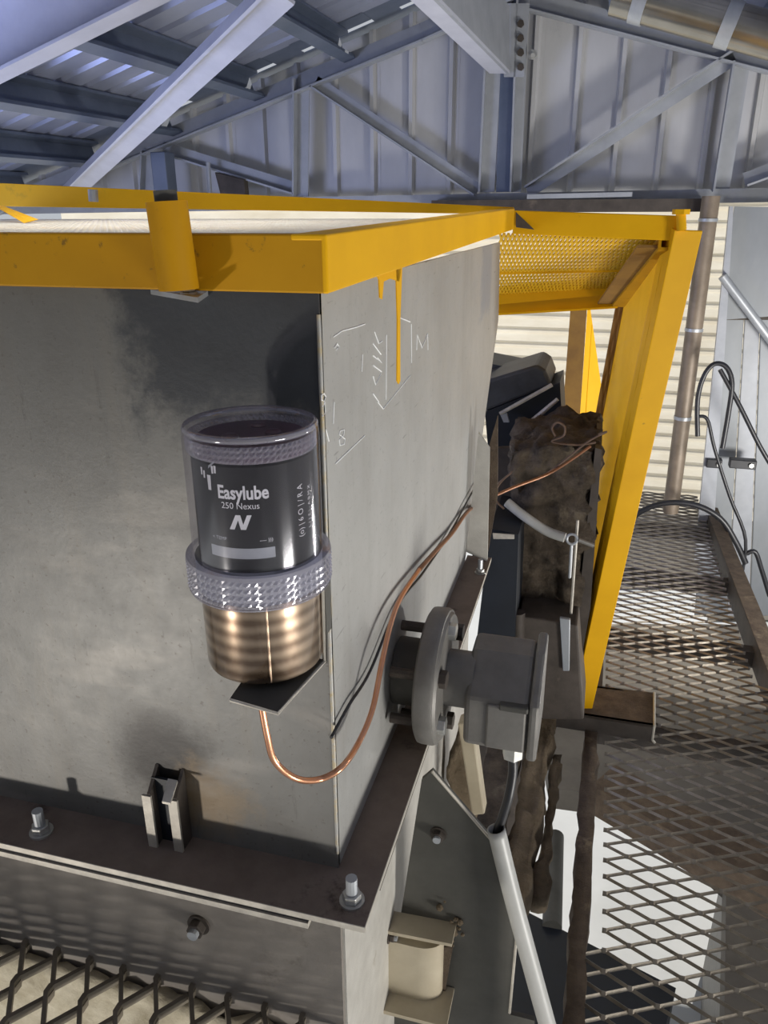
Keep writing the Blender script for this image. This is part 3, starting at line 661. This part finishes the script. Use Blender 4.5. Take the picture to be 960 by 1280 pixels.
# sloping mesh roof, strands run down slope
nrow = 74
rm = MB(); nn = eu.cross(ew).normalized()
for k in range(nrow + 1):
    f = k / nrow; a = rn0.lerp(rn1, f); b = rf0.lerp(rf1, f); pts = []
    for i in range(17):
        g = i / 16; sid = ew.normalized() * (.0022 * (1 if (i + k) % 2 else -1)); pts.append(a.lerp(b, g * .93) + sid)
    for i in range(16):
        rm.bar(pts[i], pts[i + 1], [(-.0022, -.002), (.0022, -.002), (.0022, .002), (-.0022, .002)], nn)
rm.build('roof_mesh', M['mesh_yel'], gd)
mid0, mid1 = rn0.lerp(rf0, .52), rn1.lerp(rf1, .52)
MB().bar(mid0, mid1, R(.006, .012), (0, 0, 1)).build('roof_bar', M['yellow'], gd)
MB().prism([rf0, rf1, rf1 + V((0, .05, .05)) * -1 + V((0, 0, .0)), rf0 - V((0, .05, .05)) + V((0, 0, 0))], (0, -.003, .006)).build('cross_rail_leg', M['yellow'], gd)
fr0, fr1 = P(620, 358, 'y', 1.9), P(780, 344, 'y', 1.9); fr3, fr2 = P(620, 381, 'y', 1.9), P(776, 367, 'y', 1.9)
MB().prism([fr0, fr1, fr2, fr3], (0, .008, 0)).build('cross_rail', M['yellow'], gd)
# eave member from near post top to far corner
ea, eb = P(842, 296, 'y', 1.25), P(778, 372, 'y', 1.92)
MB().bar(ea, eb, [(-.03, -.028), (.015, -.028), (.015, -.022), (-.024, -.022), (-.024, .028), (-.03, .028)], (0, 0, 1)).build('frame_rail', M['yellow_worn_shaded'], gd)
MB().bar(ea + V((-.05, 0, -.02)), eb + V((-.05, 0, -.02)), R(.045, .006), (0, 0, 1)).build('frame_rail_leg', M['yellow_brown'], gd)
# near post, leaning
pt, pb = P(861, 288, 'y', 1.23), D(728, 886, 2.36)
ax = (pb - pt).normalized(); sd = RX.copy(); sd = (sd - ax * sd.dot(ax)).normalized(); fw = sd.cross(ax).normalized()
if fw.y < 0: fw = -fw
w = .030
sec = [-sd * w, sd * w, sd * w + fw * .006, -sd * (w - .006) + fw * .006, -sd * (w - .006) + fw * .06, -sd * w + fw * .06]
MB().prism([pt + s for s in sec], pb - pt).build('leaning_post', M['yellow'], gd, bevel=.002)
# side panel behind the near post: fine vertical mesh in a frame
n0 = pt - sd * w + fw * .03; n1 = pb - sd * w + fw * .03
f0 = P(782, 372, 'y', 1.95); f1 = f0 + (n1 - n0)
pm = MB()
nn = (n1 - n0).cross(f0 - n0).normalized()
for k in range(56):
    f = (k + .5) / 56; a = n0.lerp(f0, f); b = n1.lerp(f1, f)
    pts = [a.lerp(b, i / 24) + (f0 - n0).normalized() * (.002 * (1 if (i + k) % 2 else -1)) for i in range(25)]
    for i in range(24): pm.bar(pts[i], pts[i + 1], R(.005, .0026), nn)
pm.build('panel_mesh', M['mesh_yel'], gd)
MB().bar(f0, f1, [(-.004, -.025), (.004, -.025), (.004, .025), (-.004, .025)], nn).build('inner_post', M['yellow_brown'], gd)
MB().bar(n0.lerp(f0, .07), n1.lerp(f1, .07), R(.03, .008), nn).build('panel_edge', M['yellow'], gd)
# yellow bolt at the top corner
o = MB().tube([P(852, 288, 'y', 1.22), P(851, 266, 'y', 1.22)], .010, 14).build('corner_bolt', M['yellow'], gd, 40)
MB().hexa(P(851, 268, 'y', 1.22), .018, .010, (0, 0, 1)).build('bolt_nut', M['yellow'], gd)
MB().prism([P(645, 265, 'y', 1.268), P(668, 287, 'y', 1.268), P(645, 284, 'y', 1.268)], (0, -.003, 0)).build('corner_gusset', M['darksteel'], gd)
# second guard further along
g2t = thing('conveyor_guard', 'second yellow guard panel with brown post behind the dirty conveyor end', 'guard', tuple(P(710, 540, 'y', 2.4)))
Q = lambda a, b: P(a, b, 'y', 2.4)
MB().prism([Q(715, 360), Q(735, 360), Q(722, 560), Q(700, 560)], (0, .05, 0)).build('post', M['yellow_brown'], g2t)
MB().prism([Q(735, 375), P(757, 530, 'y', 2.5), P(745, 585, 'y', 2.5), Q(722, 560)], (.004, .004, 0)).build('panel', M['yellow'], g2t)
for f in (.25, .5): 
    MB().bar(Q(735, 380).lerp(P(750, 480, 'y', 2.5), f), Q(722, 560).lerp(P(745, 585, 'y', 2.5), f), R(.008, .012), (0, -1, 0)).build('panel_rib', M['yellow'], g2t)

# ================================================================== dirty conveyor end behind hopper
from mathutils import noise as mnoise
def lumpy(poly, off, mat, name, amp=.02, fr=14, cuts=18, parent=None):
    mb = MB().prism(poly, off); me = bpy.data.meshes.new(name); me.from_pydata(mb.v, [], mb.f); bm = bmesh.new(); bm.from_mesh(me)
    bmesh.ops.recalc_face_normals(bm, faces=bm.faces); bmesh.ops.triangulate(bm, faces=[f for f in bm.faces if len(f.verts) > 4])
    for _ in range(5):
        ed = [e for e in bm.edges if e.calc_length() > .5 / cuts]
        if ed: bmesh.ops.subdivide_edges(bm, edges=ed, cuts=1, use_grid_fill=True)
    bm.normal_update()
    for v in bm.verts:
        n = mnoise.fractal(v.co * fr, 1.0, 2.1, 4); v.co += v.normal * (amp * n)
    bm.to_mesh(me); bm.free(); me.polygons.foreach_set('use_smooth', [True] * len(me.polygons)); me.materials.append(M[mat])
    o = bpy.data.objects.new(name, me); COL.objects.link(o)
    if parent: put(o, parent)
    return o
ce = thing('conveyor_end', 'mud caked conveyor end box below the yellow guard', 'conveyor', tuple(P(690, 800, 'y', 1.35)))
C = lambda a, b: P(a, b, 'y', 1.36)
lumpy([C(636, 568), C(700, 556), C(744, 562), C(738, 640), C(730, 720), C(716, 800), C(628, 810), C(640, 700), C(646, 640)], (0, .35, 0), 'mud', 'caked_plate', .034, 17, 30, ce)
C2 = lambda a, b: P(a, b, 'y', 1.24)
MB().prism([C2(648, 770), C2(722, 782), C2(730, 900), C2(660, 900), C2(650, 890)], (0, .2, 0)).build('bearing_base', M['darksteel'], ce, bevel=.006)
MB().tube([C2(648, 765), C2(648, 805)], .018, 14).build('stud', M['darksteel'], ce, 40)
MB().prism([C2(700, 770), C2(713, 772), C2(712, 836), C2(704, 836)], (0, -.012, 0)).build('clamp_bar', M['galv'], ce, bevel=.002)
MB().tube([P(722, 650, 'y', 1.3), P(712, 790, 'y', 1.3)], .004, 6).build('edge_strip', M['edge'], ce)
MB().prism([P(744, 560, 'y', 1.36), P(752, 562, 'y', 1.36), P(738, 760, 'y', 1.36), P(724, 840, 'y', 1.36), P(714, 840, 'y', 1.36)], (0, .3, 0)).build('wall_plate', M['darksteel'], ce)
MB().prism([P(604, 560, 'y', 1.55), P(660, 560, 'y', 1.55), P(650, 700, 'y', 1.55), P(590, 700, 'y', 1.55)], (0, .02, 0)).build('dark_backdrop', M['darksteel'], ce)  # added dark backdrop closing the bright gap at the hopper end
MB().prism([P(555, 890, 'y', 1.5), P(700, 895, 'y', 1.5), P(680, 960, 'y', 1.5), P(640, 1060, 'y', 1.5), P(540, 1060, 'y', 1.5)], (0, .05, 0)).build('dark_backdrop', M['darksteel'], ce)  # another added backdrop, keeps the space behind the sensor dark
pipe = thing('drain_pipe', 'grey pipe with ring end sticking across the mud caked plate', 'pipe', tuple(P(680, 650, 'y', 1.3)))
MB().tube(smooth_path([P(634, 628, 'y', 1.30), P(655, 645, 'y', 1.28), P(684, 664, 'y', 1.27), P(706, 672, 'y', 1.26)]), .0125, 14).build('pipe', M['pvc'], pipe, 60)
rc = P(715, 674, 'y', 1.25); rg = MB()
MB().tube([rc + V((math.cos(i * PI / 10), .15 * math.sin(i * PI / 10), math.sin(i * PI / 10))) * .013 for i in range(21)], .0035, 8, False).build('ring', M['galv'], pipe, 60)
MB().tube([rc + V((.015, 0, 0)), P(742, 682, 'y', 1.26)], .006, 8).build('stem', M['cast'], pipe)
MB().tube([rc - V((0, 0, .013)), P(712, 722, 'y', 1.26)], .004, 8).build('hook', M['galv'], pipe)
# idlers: black rollers and troughs above mud
idl = thing('belt_idler', 'black rubber belt edge and idler troughs behind the hopper end', 'idler', tuple(P(660, 520, 'y', 1.75)))
I = lambda a, b, y=1.75: P(a, b, 'y', y)
MB().prism([I(600, 478), I(672, 456), I(682, 463), I(688, 478), I(690, 482), I(606, 515)], (0, .25, 0)).build('belt_edge', M['belt'], idl, bevel=.01)
MB().prism([I(600, 452, 1.95), I(650, 462, 1.95), I(660, 490, 1.95), I(600, 490, 1.95)], (0, .2, 0)).build('belt_back', M['belt'], idl)
MB().prism([I(606, 515), I(690, 482), I(700, 478), I(704, 560), I(610, 560)], (0, .2, 0)).build('trough', M['pit'], idl)
MB().tube([I(625, 517, 1.73), I(690, 481, 1.73)], .006, 8).build('bright_edge', M['edge'], idl)
MB().tube([I(660, 531, 1.71), I(697, 499, 1.71)], [.009, .006], 8).build('roller_shaft', M['edge'], idl)
MB().hexa(I(660, 533, 1.70), .018, .02, (0, -1, 0)).build('shaft_end', M['galv_bolt'], idl)
MB().prism([I(626, 518, 1.72), I(634, 516, 1.72), I(637, 527, 1.72), I(630, 527, 1.72)], (0, -.01, 0)).build('clip', M['galv'], idl)
# dark box added as the shade of the gap between hopper and mud plate
vb = thing('gap_shade_box', 'added dark blue black chute box in the gap behind the sensor', 'shade', tuple(P(630, 800, 'y', 1.1)))
MB().prism([P(612, 660, 'y', 1.2), P(648, 668, 'y', 1.2), P(640, 895, 'y', 1.2), P(585, 895, 'y', 1.2)], (0, .25, 0)).build('box', M['pit'], vb)
MB().prism([P(616, 666, 'y', 1.19), P(643, 668, 'y', 1.19), P(643, 673, 'y', 1.19), P(617, 673, 'y', 1.19)], (0, -.004, 0)).build('bright_lip', M['edge'], vb)
# loose wires on top of mud
for nm, pts in (('twisted wire looped on top of the mud caked plate', [(694, 545), (690, 535), (697, 528), (706, 534), (704, 545), (690, 552), (720, 556), (745, 553)]), ('thin rusty wire poking from mud toward the yellow guard', [(672, 600), (700, 580), (735, 552), (758, 540), (748, 543)]), ('crooked wire tangle at the hopper end beside the copper tube', [(606, 626), (615, 612), (640, 590), (625, 604), (618, 622), (630, 636)])):
    tag(MB().tube(smooth_path([P(a, b, 'y', 1.28) for a, b in pts], 5), .0028, 6).build('loose_wire', M['wire'], None, 60), nm, 'wire')

# ================================================================== walkway
WZ = -.80
wk = thing('walkway', 'expanded metal walkway between two side bars right of hopper', 'walkway', (.6, 1.5, WZ))
ed_l = lambda y: .325 + .012 * (y - .4); ed_r = lambda y: .872 - .025 * (y - 1.7)
expanded((.25, -.6, WZ), (1, 0, 0), (0, 1, 0), 13, 168, .104, .051, .0030, .0075, .7, .04, clip=lambda p: ed_l(p.y) - .022 < p.x < ed_r(p.y) + .0).build('mesh_deck', M['walk'], wk)
lumpy([(ed_l(-.3) - .045, -.3, WZ - .06), (ed_l(-.3) - .008, -.3, WZ - .06), (ed_l(-.3) - .008, -.3, WZ + .012), (ed_l(-.3) - .045, -.3, WZ + .012)], (.012 * 1.75, 1.75, 0), 'rust', 'side_bar', .010, 20, 22, wk)
MB().prism([(ed_l(1.45) - .02, 1.45, WZ - .05), (ed_l(1.45), 1.45, WZ - .05), (ed_l(1.45), 1.45, WZ + .01), (ed_l(1.45) - .02, 1.45, WZ + .01)], (.02, 2.0, 0)).build('side_bar', M['darksteel'], wk)
MB().prism([(ed_r(-.4), -.4, WZ - .07), (ed_r(-.4) + .008, -.4, WZ - .07), (ed_r(-.4) + .008, -.4, WZ + .03), (ed_r(-.4), -.4, WZ + .03)], (-.025 * 3.9, 3.9, 0)).build('side_bar', M['darksteel'], wk)
MB().prism([(ed_r(-.4) + .008, -.4, WZ - .07), (ed_r(-.4) + .012, -.4, WZ - .07), (ed_r(-.4) + .06, -.4, WZ + .034), (ed_r(-.4) + .0, -.4, WZ + .034)], (-.025 * 3.9, 3.9, 0)).build('kerb', M['rust'], wk)
for yy in (1.47, 2.05, 2.62, 3.2): MB().box((.33, yy, WZ - .075), (.87, yy + .05, WZ - .012)).build('cross_bearer', M['darksteel'], wk)
# cut channel stub across the walkway edge carrying guard foot
sz = -.735
s0, s1, s2, s3 = P(640, 880, 'z', sz), P(818, 907, 'z', sz), P(818, 866, 'z', sz), P(640, 845, 'z', sz)
cs = thing('channel_stub', 'rusty steel channel stub under the yellow guard foot at walkway edge', 'beam', tuple(s0.lerp(s2, .5)))
MB().prism([s0, s1, s2, s3], (0, 0, -.008)).build('channel_web', M['rust'], cs)
MB().prism([s0, s1, s1 - V((0, 0, .058)), s0 - V((0, 0, .058))], (0, .01, 0)).build('channel_leg', M['darksteel'], cs)
MB().prism([s3, s2, s2 - V((0, 0, .058)), s3 - V((0, 0, .058))], (0, -.01, 0)).build('channel_leg', M['darksteel'], cs)
MB().tube([s2, s1, s1 - V((0, 0, .05)), s1 - V((-.008, 0, .06))], .004, 6).build('cut_edge', M['edge'], cs)
# mud caked stringer of the conveyor frame
sg = thing('mud_caked_stringer', 'mud caked brown stringer left of the walkway bar', 'beam', (.17, 1.1, -.8))
lumpy([(.125, .70, -.86), (.185, .70, -.86), (.185, .70, -.78), (.125, .70, -.78)], (.015, .77, .02), 'mud_tan', 'stringer', .022, 14, 22, sg)
lumpy([(.195, .80, -.88), (.225, .80, -.88), (.225, .80, -.84), (.195, .80, -.84)], (.01, .5, .04), 'mud_tan', 'mud_lump', .025, 12, 20, sg)
lumpy([(.03, .55, -.92), (.11, .55, -.92), (.11, .55, -.80), (.03, .55, -.80)], (.0, .9, .10), 'mud', 'dirty_web', .015, 14, 20, sg)
tag(MB().prism([P(572, 905, 'y', .5), P(590, 900, 'y', .5), P(606, 1018, 'y', .5), P(590, 1020, 'y', .5)], (0, .03, 0)).build('tan_strap', M['tan'], bevel=.003), 'narrow tan strap hanging behind the sensor disc', 'strap')
tag(lumpy([P(556, 960, 'y', .6), P(580, 900, 'y', .6), P(592, 960, 'y', .6), P(590, 1040, 'y', .6), P(560, 1010, 'y', .6)], (0, .05, 0), 'mud_tan', 'mud_slab', .012, 14, 20), 'tan slab of dried mud below sensor disc', 'mud')
# ================================================================== mesh platform at lower left with sandy ledge below
mp = thing('mesh_platform', 'dusty expanded mesh platform edge against the lower hopper front', 'platform', (-.5, -.3, -.262))
expanded((-1.2, -.002, -.262), (0, -1, 0), (1, 0, 0), 11, 48, .105, .0504, .0065, .0125, .12, .05).build('mesh_deck', M['mesh_low'], mp)
o = lumpy([(-1.4, -.004, -.90), (-.012, -.004, -.90), (-.012, -.004, -.285), (-.3, -.004, -.272), (-.8, -.004, -.262), (-1.4, -.004, -.27)], (0, -.012, 0), 'sand', 'caked_sand', .012, 30, 26, hp)
o['kind'] = 'stuff'; lab(o, 'pale dried sand caked on lower plate')

# ================================================================== right background: posts, panels, cables
Yc = 3.30
B = lambda a, b, y=Yc: P(a, b, 'y', y)
pz = thing('pipe_post', 'brown grey pipe post standing right of the yellow guard', 'post', tuple(B(840, 630)))
MB().tube([B(889, 245), B(838, 640)], .038, 20).build('pipe', M['post'], pz, 40)
for yy in (275, 412, 522): 
    xx = 889 - 51 * (yy - 245) / 395; MB().tube([B(xx + .3, yy - 2), B(xx - .3, yy + 2)], .041, 20).build('band', M['galv'], pz, 40)
clm = thing('galvanised_column', 'pale blue galvanised column beside the pipe post at walkway end', 'column', tuple(B(880, 640)))
MB().prism([B(912, 258), B(917, 258), B(890, 700), B(868, 700)], (0, .03, 0)).build('flange', M['truss'], clm)
MB().prism([B(918, 258, 3.36), B(1180, 262, 3.36), B(1180, 380, 3.36), B(900, 400, 3.36)], (0, .01, 0)).build('panel', M['panel'], clm)
MB().prism([B(908, 385, 3.37), B(1300, 385, 3.37), B(1300, 400, 3.37), B(905, 400, 3.37)], (0, .03, 0)).build('dark_rail', M['darksteel'], clm)
rp = thing('cladding_panels', 'grey side sheeting with vertical seams at far right of walkway', 'panel', tuple(B(930, 760, 3.42)))
for a, b, c_, d_ in ((898, 930, 868, 908), (931, 950, 909, 936), (951, 1060, 937, 1050), (1062, 1180, 1052, 1180), (1182, 1400, 1182, 1400)):
    MB().prism([B(a, 398, 3.42), B(b, 398, 3.42), B(d_, 770, 3.42), B(c_, 770, 3.42)], (0, .012, 0)).build('sheet', M['panel'] if a != 931 else M['truss'], rp, bevel=.004)
tag(MB().tube([B(903, 345, 3.285), B(1010, 487, 3.34)], .02, 12).build('brace_rod', M['galv'], None, 40), 'galvanised brace rod slanting across the blue panel', 'rod')
for k, (a, b, w_) in enumerate(((893, 580, .035), (929, 581, .06))):
    cb = thing('cable_clamp', ['black cable clamp on the galvanised column', 'black cable clamp with bright bolt on grey side sheet'][k], 'clamp', tuple(B(a, b, 3.3)))
    c = B(a, b, 3.28); MB().box((c.x - w_, c.y, c.z - .022), (c.x + w_, c.y + .05, c.z + .022)).build('block', M['black'], cb, bevel=.004)
    MB().hexa(c + V((w_ * .6, 0, 0)), .012, .01, (0, -1, 0)).build('bolt', M['galv_bolt'], cb)
W_ = lambda a, b, y=3.1: P(a, b, 'y', y)
cables = [('thick black cable arching over the walkway end', [(785, 655), (800, 640), (830, 629), (868, 631), (900, 648), (920, 678), (932, 704)], .014),
 ('black cable hanging off the right side below the clamp', [(933, 692), (944, 690), (952, 712), (962, 745)], .011),
 ('black cable looped over the column bracket', [(872, 545), (872, 500), (880, 470), (893, 455), (908, 459), (915, 480), (910, 520), (903, 560)], .011),
 ('taut black cable slanting down across the side sheeting', [(900, 462), (925, 508), (950, 558), (975, 600)], .010),
 ('thin black cable dropping from clamp to the walkway kerb', [(870, 521), (884, 524), (893, 560), (912, 620), (932, 675), (925, 730)], .008)]
for l, pts, r in cables:
    tag(MB().tube(smooth_path([W_(a, b) for a, b in pts], 5), r, 8).build('hanging_cable', M['black'], None, 60), l, 'cable')

# ================================================================== below walkway
def below(px, py, z): return P(px, py, 'z', z)
pit = thing('dark_mass', 'dark machine on the ground below walkway', 'mass', tuple(below(720, 1250, gz)))  # plain dark solid below the walkway
a, b, c, d = below(640, 1130, -2.2), below(845, 1235, -2.2), below(800, 1400, -2.2), below(560, 1400, -2.2)
MB().prism([a, b, c, d], (0, 0, -1.2)).build('housing', M['pit'], pit)
tag(MB().tube([below(690, 1160, -2.2) , below(694, 1045, -2.2) + V((0, .02, 1.0)) * 0 + V((0, 0, 0))], .042, 16).build('grey_pipe', M['gusset'], None, 40), 'grey pipe lying by the dark machine seen under the frame', 'pipe')
sl = MB().prism([below(690, 985, -1.9), below(800, 1000, -1.9), below(908, 1095, -1.9), below(905, 1300, -1.9), below(1150, 1300, -1.9), below(1150, 800, -1.9), below(900, 780, -1.9), below(650, 780, -1.9)], (0, 0, -.12)).build('darkening_slab', M['slab']); tag(sl, 'brown grey slab added to darken the ground seen through the far walkway mesh', 'slab')  # added slab keeps the ground below dark, with a gap left bright
sl = MB().prism([below(885, 775, gz + .02), below(1150, 775, gz + .02), below(1150, 560, gz + .02), below(600, 560, gz + .02), below(650, 735, gz + .02), below(885, 735, gz + .02)], (0, 0, -.03)).build('darkening_sheet', M['slab']); tag(sl, 'dark sheet added over the ground beyond the bright gap under the walkway end', 'slab')  # added dark sheet dims the sunlit ground past the gap
dk = thing('ground_plinth', 'dark brown grey steel plinth below walkway right side', 'plinth', tuple(below(930, 1150, gz)))
a, b, c, d = below(905, 1080, -2.6), below(1060, 1040, -2.6), below(1100, 1400, -2.6), below(900, 1400, -2.6)
MB().prism([a, b, c, d], (0, 0, -.8)).build('block', M['cast'], dk)
bmx = MB().bar(below(752, 985, -1.3), below(990, 1120, -1.3), R(.16, .12), (0, 0, 1)).build('steel_beam', M['rust']); tag(bmx, 'brown steel beam running slantwise under the walkway mesh', 'beam')
